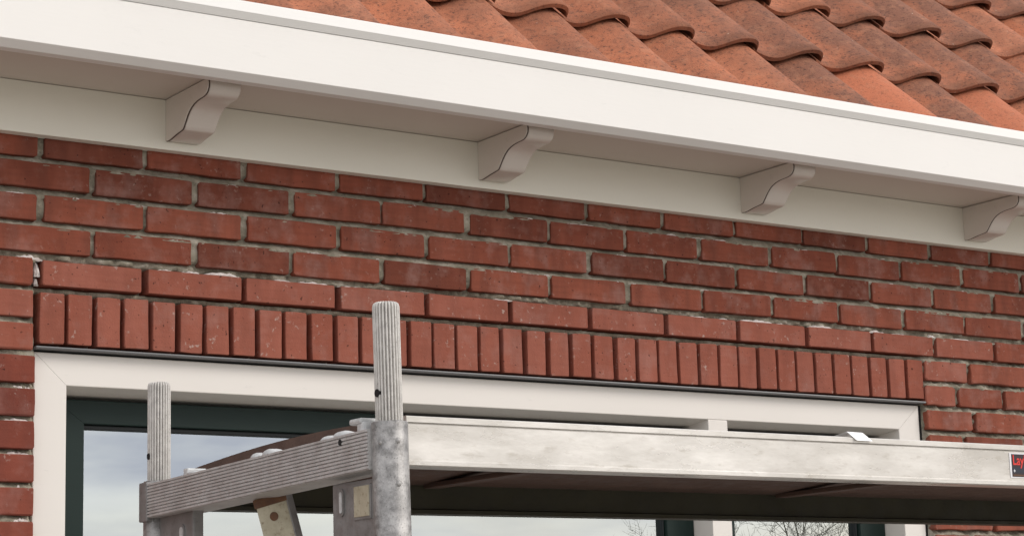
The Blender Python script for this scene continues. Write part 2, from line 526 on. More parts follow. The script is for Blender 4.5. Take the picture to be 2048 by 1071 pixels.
def brick_mesh(w, h, d, rnd, rough, arris=0.0025):
    """front face at y = 0, uneven arrises; about 50 triangles"""
    hw, hh = w / 2, h / 2
    ch = 0.0035 * rough + 0.0008
    nl = 3 if w > h else 1
    ns = 1 if w > h else 2
    pts = []
    def edge(ax, ay, bx, by, n):
        for i in range(n):
            t = (i + 1) / (n + 1)
            pts.append((ax + (bx - ax) * t, ay + (by - ay) * t))
    cs = [(-hw, -hh), (hw, -hh), (hw, hh), (-hw, hh)]
    dirs = [(1, 0), (0, 1), (-1, 0), (0, -1)]
    for i in range(4):
        (ax, az), (bx, bz) = cs[i], cs[(i + 1) % 4]
        dx, dz = dirs[i]
        c0, c1 = ch * rnd.uniform(0.4, 1.6), ch * rnd.uniform(0.4, 1.6)
        pts.append((ax + dx * c0, az + dz * c0))
        edge(ax + dx * c0, az + dz * c0, bx - dx * c1, bz - dz * c1, (nl if dx else ns))
        pts.append((bx - dx * c1, bz - dz * c1))
    j = 0.0016 * rough
    ring = [(x + rnd.uniform(-j, j), z + rnd.uniform(-j, j)) for x, z in pts]
    n = len(ring)
    inner = []
    for x, z in ring:
        a = arris * rnd.uniform(0.5, 1.5)
        inner.append((x * (1 - a / hw), z * (1 - a / hh)))
    v = [(x, rnd.uniform(-0.0004, 0.0004) * rough, z) for x, z in inner]
    v += [(x, arris * 0.9 + rnd.uniform(0, 0.001) * rough, z) for x, z in ring]
    v += [(x, d, z) for x, z in ring]
    f = [tuple(range(n))]
    for i in range(n):
        k = (i + 1) % n
        f.append((i, n + i, n + k, k))
        f.append((n + i, 2 * n + i, 2 * n + k, n + k))
    return mesh_py('brick', v, f)

rb = random.Random(3)
W = 0.2075
def variants(n, w, h, mat, rough, arris):
    out = []
    for _ in range(n):
        me = brick_mesh(w, h, 0.06, rb, rough, arris)
        me.materials.append(mat)
        out.append(me)
    return out
full = variants(14, W, 0.0500, M['brick'], 0.6, 0.0011)
fullE = variants(5, W - 0.001, 0.0485, M['brick_new'], 0.35, 0.0012)
sold = variants(7, 0.0505, 0.0985, M['brick_new'], 0.4, 0.0012)
sideb = variants(6, W, 0.0515, M['brick'], 0.8, 0.002)
cut_cache = {}

def lay(me, x, z, dy=0.0012, sx=1.0, tilt=0.004):
    o = bpy.data.objects.new('brick', me)
    col.objects.link(o)
    o.parent = wall
    o.location = (x, rb.uniform(-dy, dy), z)
    o.rotation_euler = (rb.uniform(-0.006, 0.006), rb.uniform(-tilt, tilt), rb.uniform(-0.004, 0.004))
    if rb.random() < 0.0:
        o.scale.x = sx
    return o

def cut(w, h, mat, rough=0.8, arris=0.002):
    me = brick_mesh(w, h, 0.06, rb, rough, arris)
    me.materials.append(mat)
    return me

# courses between eaves and lintel
for row in range(4):
    off = 0.11 if row % 2 == 0 else 0.0
    for i in range(-2, 14):
        x = off + i * 0.22 + (0.0 if row % 2 == 0 else 0.0)
        if row % 2 == 1:
            x = i * 0.22
        lay(rb.choice(full), x + rb.uniform(-0.003, 0.003), -row * C + rb.uniform(-0.0015, 0.0015))
# stretchers over the lintel; old bricks left of it and right of it
for i in range(-1, 13):
    x = 0.11 + i * 0.2195
    if i < 0:
        lay(rb.choice(sideb), -0.1175, -0.2525)
    elif i <= 11:
        lay(rb.choice(fullE), x + rb.uniform(-0.0015, 0.0015), -0.2535, 0.0007, tilt=0.003)
    else:
        lay(rb.choice(sideb), x, -0.2535)
lay(rb.choice(sideb), 0.11 - 2 * 0.2195 - 0.012, -0.2525)
# soldier bricks
for i, (a, b) in enumerate(soldiers):
    t = i / (len(soldiers) - 1)
    o = lay(rb.choice(sold), (a + b) / 2, -0.3415 + rb.uniform(-0.001, 0.001), 0.0008, tilt=0.006)
    o.scale.x = min(max((b - a) / 0.0505, 0.95), 1.04)
# piers left and right of the window
for row in range(5, 14):
    z = -row * C - 0.001
    xe = -0.0125 if row < 7 else -0.0065
    new = row < 7
    m = M['brick_new'] if new else M['brick_dark']
    xr = xe + rb.uniform(-0.001, 0.001)
    if row % 2 == 0:
        w = 0.0985
        lay(cut(W, 0.052, m, 0.5), xr - W / 2, z)
        lay(rb.choice(sideb), xr - W * 1.5 - 0.014, z)
    else:
        lay(cut(W, 0.052, m, 0.5), xr - W / 2, z)
        lay(rb.choice(sideb), xr - W * 1.5 - 0.014, z)
    # right side
    x = {5: 2.3745, 6: 2.372, 7: 2.3735}.get(row, 2.3745)
    if row == 5:
        ws = [0.152, W, W, 0.06]
    elif row == 6:
        ws = [0.1065, 0.158, W, 0.15]
    elif row == 7:
        ws = [0.160, W, W, 0.05]
    elif row % 2 == 0:
        ws = [0.12, W, W, 0.10]
    else:
        ws = [W, W, W, 0.02]
    for k, w in enumerate(ws):
        lay(cut(w, 0.0495, M['brick_new'] if (row < 7 and k == 0) else M['brick'], 0.9), x + w / 2, z)
        x += w + 0.0135

# the rest of the facade, out of the picture: one mesh of laid bricks on a mortar backing
fb = bmesh.new()
row = 0
z = 0.0
while z > GROUND + 0.03:
    off = 0.11 if row % 2 == 0 else 0.0
    i0 = int((HX0 - off) / 0.22) + 1
    x = off + i0 * 0.22
    while x < HX1 - 0.11:
        a, b = x - W / 2, x + W / 2
        inview = (b > VX0 - 0.0 and a < VX1) and z > VZ0 - 0.02
        if z > VZ0 - 0.02:
            if a < VX0 < b: inview = True
            if a < VX1 < b: inview = True
        opening = z < WTOP + 0.02 and z > -1.83 and b > WX0 and a < WX1
        if not inview:
            if not opening:
                box_into(fb, a, b, 0.0, 0.044, z - 0.0243, z + 0.0243)
            else:
                if a < WX0 - 0.05:
                    box_into(fb, a, WX0 - 0.003, 0.0, 0.044, z - 0.0243, z + 0.0243)
                if b > WX1 + 0.05:
                    box_into(fb, WX1 + 0.006, b, 0.0, 0.044, z - 0.0243, z + 0.0243)
        x += 0.22
    row += 1
    z = -row * C
o = link('brick_field', bm_mesh('brick_field', fb), M['brick_far'], wall)
o['kind'] = 'stuff'
bmm = bmesh.new()
box_into(bmm, HX0, VX0 - 0.02, 0.012, 0.044, GROUND, 0.05)
box_into(bmm, VX1 + 0.02, HX1, 0.012, 0.044, GROUND, 0.05)
box_into(bmm, VX0 - 0.02, WX0 - 0.002, 0.012, 0.044, GROUND, VZ0 - 0.02)
box_into(bmm, WX1 + 0.002, VX1 + 0.02, 0.012, 0.044, GROUND, VZ0 - 0.02)
box_into(bmm, WX0 - 0.002, WX1 + 0.002, 0.012, 0.044, GROUND, -1.80)
link('mortar_backing', bm_mesh('mortar_backing', bmm), M['mortar'], wall)

# pale squeezed-out mortar lying on the lintel stretchers and in open joints
def smear(x0, x1, z0, z1, seed, y=0.006, depth=0.012):
    r = random.Random(seed)
    n = 14
    vs, fs = [], []
    for i in range(n + 1):
        t = i / n
        x = x0 + (x1 - x0) * t
        env = math.sin(math.pi * min(max(t, 0.03), 0.97)) ** 0.5
        top = z0 + (z1 - z0) * env * r.uniform(0.55, 1.05)
        bot = z0 - 0.001 * r.random()
        yf = y - 0.004 * env * r.uniform(0.3, 1.3)
        for zz, yy in ((bot, yf + 0.003), (bot * 0.65 + top * 0.35, yf), (bot * 0.25 + top * 0.75, yf + 0.002), (top, yf + depth)):
            vs.append((x, yy, zz))
        if i:
            for k in range(3):
                a = (i - 1) * 4 + k
                fs.append((a, a + 4, a + 5, a + 1))
    me = mesh_py('mortar_smear', vs, fs)
    return link('mortar_smear', me, M['smear'], wall, True)
ET = -0.2298
for k, (a, b, h) in enumerate([(-0.055, 0.008, 0.013), (0.245, 0.285, 0.006), (0.30, 0.345, 0.007), (0.352, 0.432, 0.0125), (0.505, 0.552, 0.007), (0.56, 0.645, 0.0075),
                               (0.66, 0.74, 0.004), (0.80, 0.86, 0.004), (1.05, 1.12, 0.006), (1.60, 1.68, 0.005), (1.70, 1.735, 0.005), (1.765, 1.88, 0.0095), (1.885, 1.91, 0.006),
                               (1.985, 2.075, 0.0095), (2.19, 2.245, 0.009), (2.26, 2.33, 0.004), (2.395, 2.425, 0.010), (2.47, 2.56, 0.006), (2.57, 2.62, 0.004)]):
    smear(a, b, ET - 0.0008, ET + h, 40 + k)
smear(-0.0115, 0.001, -0.262, -0.232, 91, 0.003, 0.01)
smear(-0.0105, -0.002, -0.28, -0.262, 92, 0.004, 0.01)
for k in range(46):                                  # crumbs on the bed joints higher up
    x = rb.uniform(-0.08, 2.75)
    row = rb.choice((0, 1, 1, 2, 2))
    z = -row * C - C / 2 - 0.0078
    smear(x, x + rb.uniform(0.012, 0.06), z, z + rb.uniform(0.0025, 0.006), 200 + k, 0.0035, 0.008)
for row in range(7, 13):                             # pale mortar beside the window frame
    z = -row * C - C / 2
    smear(-0.05 - 0.02 * rb.random(), -0.008, z - 0.009, z + 0.003, 300 + row, 0.010, 0.01)

# ------------------------------------------------------------------ eaves
EX0, EX1 = HX0 - 0.1, HX1 + 0.1
YF, YB = -0.283, -0.229
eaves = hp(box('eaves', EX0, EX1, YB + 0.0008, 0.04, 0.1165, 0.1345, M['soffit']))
eaves['label'] = 'white boxed eaves with shaped brackets under the overhang'
bm = bmesh.new()
prism_x(bm, [(YF, 0.1142), (YF + 0.0012, 0.1130), (-0.2668, 0.1014), (-0.2655, 0.1010), (-0.245, 0.1010), (-0.245, 0.1155), (YB, 0.1155), (YB, 0.2200), (YF, 0.2183)], EX0, EX1)
link('fascia_board', bm_mesh('fascia_board', bm), M['white'], eaves)
box('frieze_board', EX0, EX1, -0.024, 0.005, 0.0125, 0.1155, M['cream'], eaves, 0.0012)
bm = bmesh.new()
prism_x(bm, [(-0.2930, 0.2330), (-0.2918, 0.2316), (-0.2832, 0.2199), (-0.228, 0.2204), (-0.228, 0.2270), (-0.2835, 0.2440), (-0.2845, 0.2543), (-0.2918, 0.2547), (-0.2928, 0.2537)], EX0, EX1)
link('drip_edge', bm_mesh('drip_edge', bm), M['trim'], eaves)
box('gutter_lining', EX0, EX1, -0.2275, 0.10, 0.2055, 0.2115, M['steel'], eaves)

prof = [(-0.0245, 0.1145), (-0.2135, 0.1145), (-0.2155, 0.1045), (-0.2140, 0.0965), (-0.2085, 0.0888), (-0.2, 0.0845), (-0.19, 0.0828),
        (-0.176, 0.0822), (-0.162, 0.0808), (-0.149, 0.078), (-0.137, 0.0735), (-0.1275, 0.0675), (-0.119, 0.060), (-0.1125, 0.0525),
        (-0.1065, 0.0455), (-0.1005, 0.0385), (-0.094, 0.0368), (-0.07, 0.034), (-0.045, 0.0298), (-0.034, 0.0288), (-0.0245, 0.030)]
def inset(p, d):
    q = []
    n = len(p)
    for i, (y, z) in enumerate(p):
        (y0, z0), (y1, z1) = p[i - 1], p[(i + 1) % n]
        ty, tz = y1 - y0, z1 - z0
        l = math.hypot(ty, tz) or 1
        ny, nz_ = -tz / l, ty / l
        q.append((y - ny * d, z - nz_ * d))
    return q
def bracket_mesh():
    bm = bmesh.new()
    w = 0.0725
    # side plate, dirty open joint, and the moulded front piece
    def grow(d):
        return [(y - d if 0 < i_ < len(prof) - 1 else y, z - (d if 2 < i_ else 0)) for i_, (y, z) in enumerate(prof)]
    prism_x(bm, prof, 0.0, 0.0022)
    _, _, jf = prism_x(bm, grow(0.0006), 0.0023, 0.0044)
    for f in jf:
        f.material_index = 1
    a, b, fs = prism_x(bm, prof, 0.0045, w)
    es = []
    n = len(prof)
    for ring in (a, b):
        for i in range(2, n - 1):
            e = bm.edges.get((ring[i], ring[(i + 1) % n]))
            if e:
                es.append(e)
    bmesh.ops.recalc_face_normals(bm, faces=bm.faces[:])
    bmesh.ops.bevel(bm, geom=es, offset=0.0035, segments=3, affect='EDGES', profile=0.5)
    me = bm_mesh('bracket', bm)
    me.materials.append(M['bracket'])
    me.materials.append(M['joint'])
    for p in me.polygons:
        p.use_smooth = abs(p.normal.x) < 0.9
    return me
bme = bracket_mesh()
for k, x in enumerate((-3.0, -2.012, -1.258, -0.505, 0.252, 1.0055, 1.763, 2.5225, 3.28, 4.035, 4.79, 5.55)):
    b = link('bracket', bme, None, eaves)
    b.location.x = x

# ------------------------------------------------------------------ roof
S2 = math.sqrt(0.5)
PITCH, GAUGE, TLEN, TTH = 0.2035, 0.293, 0.365, 0.0135
RAISE = 0.034
def tile_profile(u):
    pts = [(0, .013), (.02, .006), (.045, .001), (.07, .001), (.09, .0055), (.11, .0155), (.13, .0265), (.15, .0355), (.168, .0405), (.185, .0428), (.2, .0425), (.210, .0395), (.2155, .0350), (.2185, .0290), (.2205, .0225)]
    for (a, ha), (b, hb) in zip(pts, pts[1:]):
        if u <= b:
            t = (u - a) / (b - a)
            return ha + (hb - ha) * t
    return pts[-1][1]
def tile_mesh(seed):
    r = random.Random(seed)
    us = [0, .01, .022, .035, .05, .065, .08, .093, .106, .119, .132, .145, .157, .168, .179, .19, .2, .206, .211, .2155, .2185, .2205]
    ss = [0.0, 0.006, 0.05, 0.12, 0.2, 0.29, TLEN]
    nu, ns = len(us), len(ss)
    ph = r.uniform(0, 6.28)
    v = []
    top, bot = [], []
    for layer in (0, 1):
        for si, s in enumerate(ss):
            for u in us:
                h = tile_profile(u) + RAISE * (1 - s / TLEN)
                h += 0.0012 * math.sin(9 * s + 14 * u + ph)
                if layer == 0 and si == 0:
                    h -= 0.0035                      # worn, rounded nose edge
                if layer:
                    h -= TTH
                wob = 0.0018 * math.sin(31 * u + ph) if si == 0 else 0
                # local axes: x = u, y = up the slope (s), z = normal (h)
                v.append((u, s + wob, h))
    def vi(l, s, u): return l * nu * ns + s * nu + u
    f = []
    for s in range(ns - 1):
        for u in range(nu - 1):
            f.append((vi(0, s, u), vi(0, s, u + 1), vi(0, s + 1, u + 1), vi(0, s + 1, u)))
            f.append((vi(1, s, u), vi(1, s + 1, u), vi(1, s + 1, u + 1), vi(1, s, u + 1)))
    for u in range(nu - 1):
        f.append((vi(0, 0, u), vi(1, 0, u), vi(1, 0, u + 1), vi(0, 0, u + 1)))
        f.append((vi(0, ns - 1, u), vi(0, ns - 1, u + 1), vi(1, ns - 1, u + 1), vi(1, ns - 1, u)))
    for s in range(ns - 1):
        f.append((vi(0, s, 0), vi(0, s + 1, 0), vi(1, s + 1, 0), vi(1, s, 0)))
        f.append((vi(0, s, nu - 1), vi(1, s, nu - 1), vi(1, s + 1, nu - 1), vi(0, s + 1, nu - 1)))
    me = mesh_py('roof_tile', v, f)
    for p in me.polygons:
        p.use_smooth = True
    me.set_sharp_from_angle(angle=math.radians(50))
    return me
tmesh = {}
for kind in ('tile', 'tile_old', 'tile_new'):
    tmesh[kind] = []
    for q in range(4):
        me = tile_mesh(q * 7 + len(kind))
        me.materials.append(M[kind])
        tmesh[kind].append(me)
# roof boarding below the tiles; front slope, back slope, ridge
HCOR = 0.0370 + RAISE          # height of the roll's corner over the tile plane at the nose
NY, NZ = -0.07, 0.4527           # that corner on the first fully visible course
BY, BZ = NY + HCOR * S2, NZ - HCOR * S2
def slope(s, h=0.0):           # point on the slope, s metres above the first visible course
    return (BY + s * S2 - h * S2, BZ + s * S2 + h * S2)
bm = bmesh.new()
y0, z0 = slope(-0.27, -0.03)
y1, z1 = slope(3.6, -0.03)
prism_x(bm, [(y0, z0), (y1, z1), (2 * y1 - y0, z0), (2 * y1 - y0, z0 - 0.05), (y1, z1 - 0.05), (y0 + 0.03, z0 - 0.02)], EX0, EX1)
roof = hp(link('roof', bm_mesh('roof', bm), M['ply']))
roof['label'] = 'steep roof of orange and brown clay pantiles'
rt = random.Random(11)
ROT = Matrix(((1, 0, 0), (0, S2, -S2), (0, S2, S2)))
# right-hand nose corners of the first visible course, as laid
known = {0: 1.2399, 1: 1.4221, 2: 1.6172, 3: 1.8158, 4: 2.0216, 5: 2.2283, 6: 2.4322, 7: 2.6414}
def corner(k):
    if k in known: return known[k]
    if k < 0: return known[0] + k * 0.199
    return known[7] + (k - 7) * 0.2075
for c in range(-1, 8):
    for k in range(-9, 14):
        x = corner(k) - 0.215 + (c * 0.020 if c > 0 else c * 0.012)
        if c >= 5 and (k < -3 or k > 11): continue
        y, z = slope(c * GAUGE)
        kind = 'tile'
        if c >= 0 and rt.random() < 0.30 + 0.35 * min(1, max(0, (k + 2) / 8)): kind = 'tile_old'
        if c == -1 and k >= 5 and rt.random() < 0.6: kind = 'tile_old'
        if (c, k) == (-1, 5): kind = 'tile_new'
        if (c, k) == (-1, 7): kind = 'tile_new'
        if (c, k) in ((-1, 4), (-1, 6)): kind = 'tile_old'
        o = link('roof_tile', rt.choice(tmesh[kind]), None, roof)
        sx = (corner(k) - corner(k - 1)) / PITCH
        o.matrix_local = (Matrix.Translation((x + rt.uniform(-.003, .003), y, z + rt.uniform(-.002, .003))) @ ROT.to_4x4()
                          @ Matrix.Rotation(rt.uniform(-.012, .012), 4, 'Z') @ Matrix.Rotation(rt.uniform(-.008, .008), 4, 'X'))
        o.scale.x = min(max(sx, 0.96), 1.03)

# gables, back and room, so that the house is closed
bm = bmesh.new()
for xa in (HX0, HX1 - 0.25):
    yb = 2 * y1 - y0 - 0.1
    prism_x(bm, [(0.31, GROUND), (yb, GROUND), (yb, 0.10), (y1, z1 - 0.16), (0.31, 0.30)], xa, xa + 0.25)
box_into(bm, HX0 + 0.26, HX1 - 0.26, yb - 0.25, yb - 0.01, GROUND, 0.10)
hp(link('gable_wall', bm_mesh('gable_wall', bm), M['plaster']))
bm = bmesh.new()
box_into(bm, -0.3, 2.8, 2.6, 2.65, -1.95, 0.0)
box_into(bm, -0.3, -0.25, 0.31, 2.6, -1.95, 0.0)
box_into(bm, 2.75, 2.8, 0.31, 2.6, -1.95, 0.0)
box_into(bm, -0.25, 2.75, 0.31, 2.6, -0.05, 0.0)
box_into(bm, -0.25, 2.75, 0.31, 2.6, -1.95, -1.9)
hp(link('room', bm_mesh('room', bm), M['room']))

# ------------------------------------------------------------------ lintel strip and window
bm = bmesh.new()
prism_x(bm, [(-0.002, -0.4012), (-0.0035, -0.3990), (-0.0025, -0.3968), (0.044, -0.3960), (0.044, -0.4012)], -0.006, 2.3665)
hp(link('lintel_angle', bm_mesh('lintel_angle', bm), M['lintel']))
FZ = -0.4050        # top of the frame
ZB = -1.78          # sill level
YW = 0.020          # front of the frame
YS = 0.088          # front of the sashes
OL, OR = -0.0015, 2.3605
IL, ML, MR, IR = 0.0655, 1.668, 1.7265, 2.2885
IT = -0.4675
def ring_frame(name, x0, x1, zt, zb, wl, wr, wt_, wb, yf, yb, mat, parent, drop=0.0, miter=0.00035):
    """four mitred members with a hairline joint; inner top face may slope down by drop"""
    bm = bmesh.new()
    ox = [(x0, zt), (x1, zt), (x1, zb), (x0, zb)]
    ix = [(x0 + wl, zt - wt_), (x1 - wr, zt - wt_), (x1 - wr, zb + wb), (x0 + wl, zb + wb)]
    for i in range(4):
        k = (i + 1) % 4
        poly = [ox[i], ox[k], ix[k], ix[i]]
        cx = sum(p[0] for p in poly) / 4
        cz = sum(p[1] for p in poly) / 4
        hor = i % 2 == 0
        q = []
        for px, pz in poly:                 # shrink along the member for the mitre line
            if hor: px += miter if px < cx else -miter
            else: pz += miter if pz < cz else -miter
            q.append((px, pz))
        d = [0, 0, 0, 0]
        if i == 0: d = [0, 0, -drop, -drop]
        a = [bm.verts.new((px, yf, pz)) for px, pz in q]
        b = [bm.verts.new((px, yb, pz + dd)) for (px, pz), dd in zip(q, d)]
        fs = [bm.faces.new(a), bm.faces.new(b[::-1])]
        for m in range(4):
            fs.append(bm.faces.new((a[m], b[m], b[(m + 1) % 4], a[(m + 1) % 4])))
        bmesh.ops.recalc_face_normals(bm, faces=fs)
        e = [bm.edges.get((a[m], a[(m + 1) % 4])) for m in (0, 2)]
        bmesh.ops.bevel(bm, geom=e, offset=0.0018, segments=2, affect='EDGES', profile=0.5)
    return link(name, bm_mesh(name, bm), mat, parent)

win = hp(ring_frame('window', OL, OR, FZ, ZB, IL - OL, OR - IR, FZ - IT, 0.07, YW, YS + 0.07, M['frame'], None, 0.0165))
win['label'] = 'wide cream framed window with dark green sashes, a large and a narrow pane'
bm = bmesh.new()
box_into(bm, ML, MR, YW + 0.0006, YS + 0.07, ZB + 0.071, IT - 0.0005, 0.0015)
link('mullion', bm_mesh('mullion', bm), M['frame'], win)
box('sill', OL - 0.05, OR + 0.05, -0.05, 0.12, ZB - 0.045, ZB - 0.001, M['frame'], win, 0.003)
# black gap behind the frame's edge
box('reveal_seal', OR + 0.0005, OR + 0.0115, 0.024, 0.05, ZB, FZ, M['black'], win)
ZS = IT - 0.0185
sash1 = ring_frame('sash', IL + 0.002, ML - 0.002, ZS + 0.002, ZB + 0.073, 0.064, 0.08, 0.0475, 0.06, YS, YS + 0.05, M['green'], win, 0.0)
sash2 = ring_frame('sash', MR + 0.002, IR - 0.002, ZS + 0.002, ZB + 0.073, 0.064, 0.085, 0.0475, 0.06, YS, YS + 0.05, M['green'], win, 0.0)
for xa, xb in ((IL + 0.0665, ML - 0.0825), (MR + 0.0665, IR - 0.0875)):
    ring_frame('glazing_bead', xa, xb, ZS - 0.046, ZB + 0.134, 0.004, 0.004, 0.0085, 0.008, YS + 0.011, YS + 0.024, M['bead'], win, 0.0, 0.0)
    p = mesh_py('pane', [(xa, YS + 0.0225, ZB + 0.12), (xb, YS + 0.0225, ZB + 0.12), (xb, YS + 0.0225, ZS - 0.04), (xa, YS + 0.0225, ZS - 0.04)], [(0, 1, 2, 3)])
    link('pane', p, M['glass'], win)

# ------------------------------------------------------------------ scaffold frame
X0, YFp, YRp = -0.1194, -1.485, -0.7924
frame = empty('scaffold_ladder', (X0, -1.14, GROUND), 'grey metal scaffold upright pair with two ribbed spigots and a ribbed cross bar', 'scaffold')
def fp(o):
    o.parent = frame
    o.matrix_parent_inverse = Matrix.Translation((-X0, 1.14, -GROUND))
    return o

def lathe(name, prof_rz, mat, segs=40, flute=0.0, nfl=0, caps=True):
    bm = bmesh.new()
    rings = []
    for r, z in prof_rz:
        ring = []
        for i in range(segs):
            a = 2 * math.pi * i / segs
            rr = r
            if nfl and r > 0.01:
                rr = r - flute * (0.5 - 0.5 * math.cos(a * nfl)) ** 2.2
            ring.append(bm.verts.new((rr * math.cos(a), rr * math.sin(a), z)))
        rings.append(ring)
    for a, b in zip(rings, rings[1:]):
        for i in range(segs):
            k = (i + 1) % segs
            bm.faces.new((a[i], a[k], b[k], b[i]))
    if caps:
        bm.faces.new(rings[0][::-1])
        bm.faces.new(rings[-1])
    me = bm_mesh(name, bm)
    me.materials.append(mat)
    for p in me.polygons:
        p.use_smooth = True
    me.set_sharp_from_angle(angle=math.radians(55))
    return me

TR, SR = 0.0240, 0.0179
def post(y, ztube, zspig, lean):
    h = ztube - GROUND
    me = lathe('post', [(TR, -h), (TR, -0.0012), (TR - 0.0012, 0.0), (SR - 0.002, 0.0)], M['tube'], 48)
    o = fp(link('post', me))
    o.location = (X0, y, ztube)
    o.rotation_euler = lean
    sh = zspig - ztube
    s = lathe('spigot', [(SR, -0.02), (SR, sh - 0.006), (SR - 0.0012, sh - 0.0018), (SR - 0.004, sh), (0.0125, sh - 0.0005)], M['spigot'], 288, 0.0034, 24)
    so = link('spigot', s, None, o)
    return o, so
pf, sf = post(YFp, -0.7085, -0.5525, (0.0, -0.016, 0.0))
pr, sr = post(YRp, -0.7260, -0.5715, (0.0, 0.0, 0.0))

def disc_towards(name, centre, normal, r, depth, mat, parent, segs=18):
    bm = bmesh.new()
    n = Vector(normal).normalized()
    q = n.to_track_quat('Z', 'Y').to_matrix()
    a = [bm.verts.new(Vector(centre) + q @ Vector((r * math.cos(t), r * math.sin(t), 0))) for t in [2 * math.pi * i / segs for i in range(segs)]]
    b = [bm.verts.new(Vector(centre) - n * depth + q @ Vector((r * math.cos(t), r * math.sin(t), 0))) for t in [2 * math.pi * i / segs for i in range(segs)]]
    bm.faces.new(a)
    bm.faces.new(b[::-1])
    for i in range(segs):
        bm.faces.new((a[i], b[i], b[(i + 1) % segs], a[(i + 1) % segs]))
    return link(name, bm_mesh(name, bm), mat, parent)

# pin holes in the spigots (facing left), dimples on the front post
disc_towards('pin_hole', (-SR * 1.03, -SR * 0.06, 0.037), (-1, -0.06, 0), 0.0052, 0.006, M['dark_hole'], sf)
disc_towards('pin_hole', (-SR * 1.03, SR * 0.02, 0.0385), (-1, 0.02, 0), 0.005, 0.006, M['dark_hole'], sr)
def dimple(parent, ang, z, r=0.0042):
    bm = bmesh.new()
    bmesh.ops.create_uvsphere(bm, u_segments=14, v_segments=8, radius=r)
    for v in bm.verts:
        v.co.z *= 1.15
    me = bm_mesh('dimple', bm)
    me.materials.append(M['tube'])
    o = link('dimple', me, None, parent, True)
    o.location = ((TR - r * 0.55) * math.cos(ang), (TR - r * 0.55) * math.sin(ang), z)
    return o
view = math.atan2(-2.34, -1.42)
dimple(pf, view + 0.45, -0.026)
dimple(pf, view + 0.42, -0.081)
dimple(pf, view - 0.55, -0.028, 0.003)

# ribbed cross bar: section in (x, z), extruded from front post to rear post, dipping slightly
def rung_section():
    xl, xr = X0 - 0.027, X0 + 0.024
    n = 11
    top, bot = -0.7165, -0.7690
    p = [(xr, bot), (xr, top), (xl + 0.004, top)]
    hgt = (top - bot) / n
    for i in range(n):
        z = top - i * hgt
        p += [(xl, z - hgt * 0.12), (xl, z - hgt * 0.72), (xl + 0.0024, z - hgt * 0.80), (xl + 0.0024, z - hgt * 0.98)]
    p += [(xl + 0.005, bot)]
    return p
bm = bmesh.new()
prism_y(bm, rung_section(), YFp + 0.012, YRp - 0.006, 0.0, -0.0150)
rung = fp(link('cross_bar', bm_mesh('cross_bar', bm), M['rung']))
box('end_plate', X0 - 0.0285, X0 + 0.0255, YRp - 0.0155, YRp + 0.012, -0.789, -0.7285, M['gusset'], rung, 0.002)
disc_towards('bolt_hole', (X0 - 0.0276, -1.404, -0.7275), (-1, 0, 0), 0.0042, 0.003, M['dark_hole'], rung)

def gusset(ya, yb, slots, window):
    bm = bmesh.new()
    box_into(bm, X0 - 0.009, X0 + 0.009, ya, yb, -1.02, -0.772 - 0.006, 0.003)
    o = fp(link('gusset_plate', bm_mesh('gusset_plate', bm), M['gusset']))
    for y, z0_, z1_, w in slots:             # raised rim and pale slot
        bm = bmesh.new()
        def slot(bm, y, za, zb, w, x0, x1):
            pr_ = []
            for i in range(9):
                t = math.pi * i / 8
                pr_.append((y + w * math.cos(t), zb - w + w * math.sin(t)))
            for i in range(9):
                t = math.pi + math.pi * i / 8
                pr_.append((y + w * math.cos(t), za + w + w * math.sin(t)))
            prism_x(bm, pr_, x0, x1)
        slot(bm, y, z0_ - 0.004, z1_ + 0.004, w + 0.0035, X0 - 0.0112, X0 - 0.005)
        r = link('slot_rim', bm_mesh('slot_rim', bm), M['gusset'], o)
        bm = bmesh.new()
        slot(bm, y, z0_, z1_, w, X0 - 0.0120, X0 - 0.006)
        link('slot', bm_mesh('slot', bm), M['claw'], o)
    if window:
        y0_, y1_, za, zb = window
        box('recess_rim', X0 - 0.0110, X0 - 0.004, y0_ - 0.003, y1_ + 0.005, za - 0.004, zb + 0.002, M['gusset'], o, 0.002)
        box('pale_inlay', X0 - 0.0122, X0 - 0.006, y0_, y1_, za, zb, M['brace'], o, 0.001)
    return o
gusset(YFp + 0.022, -1.3500, [(-1.376, -0.818, -0.790, 0.0032)], (-1.450, -1.4115, -0.826, -0.786))
gusset(-0.9300, YRp - 0.022, [(-0.895, -0.90, -0.803, 0.0055)], None)
# lower rungs and base plates, out of the picture
for k in range(3):
    zr = -1.20 - 0.45 * k
    bm = bmesh.new()
    bmesh.ops.create_cone(bm, cap_ends=True, segments=20, radius1=0.019, radius2=0.019, depth=YRp - YFp - 0.04)
    me = bm_mesh('ladder_rung', bm)
    o = fp(link('ladder_rung', me, M['rung'], None, True))
    o.location = (X0, (YFp + YRp) / 2, zr)
    o.rotation_euler = (math.pi / 2, 0, 0)

# ------------------------------------------------------------------ scaffold deck
DX0, DX1 = -0.085, 2.49
deck = empty('scaffold_deck', (1.2, -1.14, -0.763), 'pale aluminium scaffold deck with dark underside resting on the cross bar before the window', 'scaffold deck')
def dp(o):
    o.parent = deck
    o.matrix_parent_inverse = Matrix.Translation((-1.2, 1.14, 0.763))
    return o
YD = -1.470
zt, zb_ = -0.6968, -0.7625
bm = bmesh.new()
prism_x(bm, [(YD, zt), (YD + 0.034, zt), (YD + 0.034, zt - 0.010), (YD + 0.028, zt - 0.012), (YD + 0.028, zb_ + 0.004), (YD + 0.036, zb_ + 0.004), (YD + 0.036, zb_),
             (YD + 0.001, zb_), (YD - 0.0015, zb_ + 0.0015), (YD - 0.0015, zb_ + 0.0065), (YD + 0.0005, zb_ + 0.0085), (YD + 0.0005, zt - 0.0106), (YD + 0.0035, zt - 0.0100), (YD + 0.0035, zt - 0.0088), (YD - 0.0012, zt - 0.0082), (YD - 0.0012, zt - 0.001)], DX0, DX1)
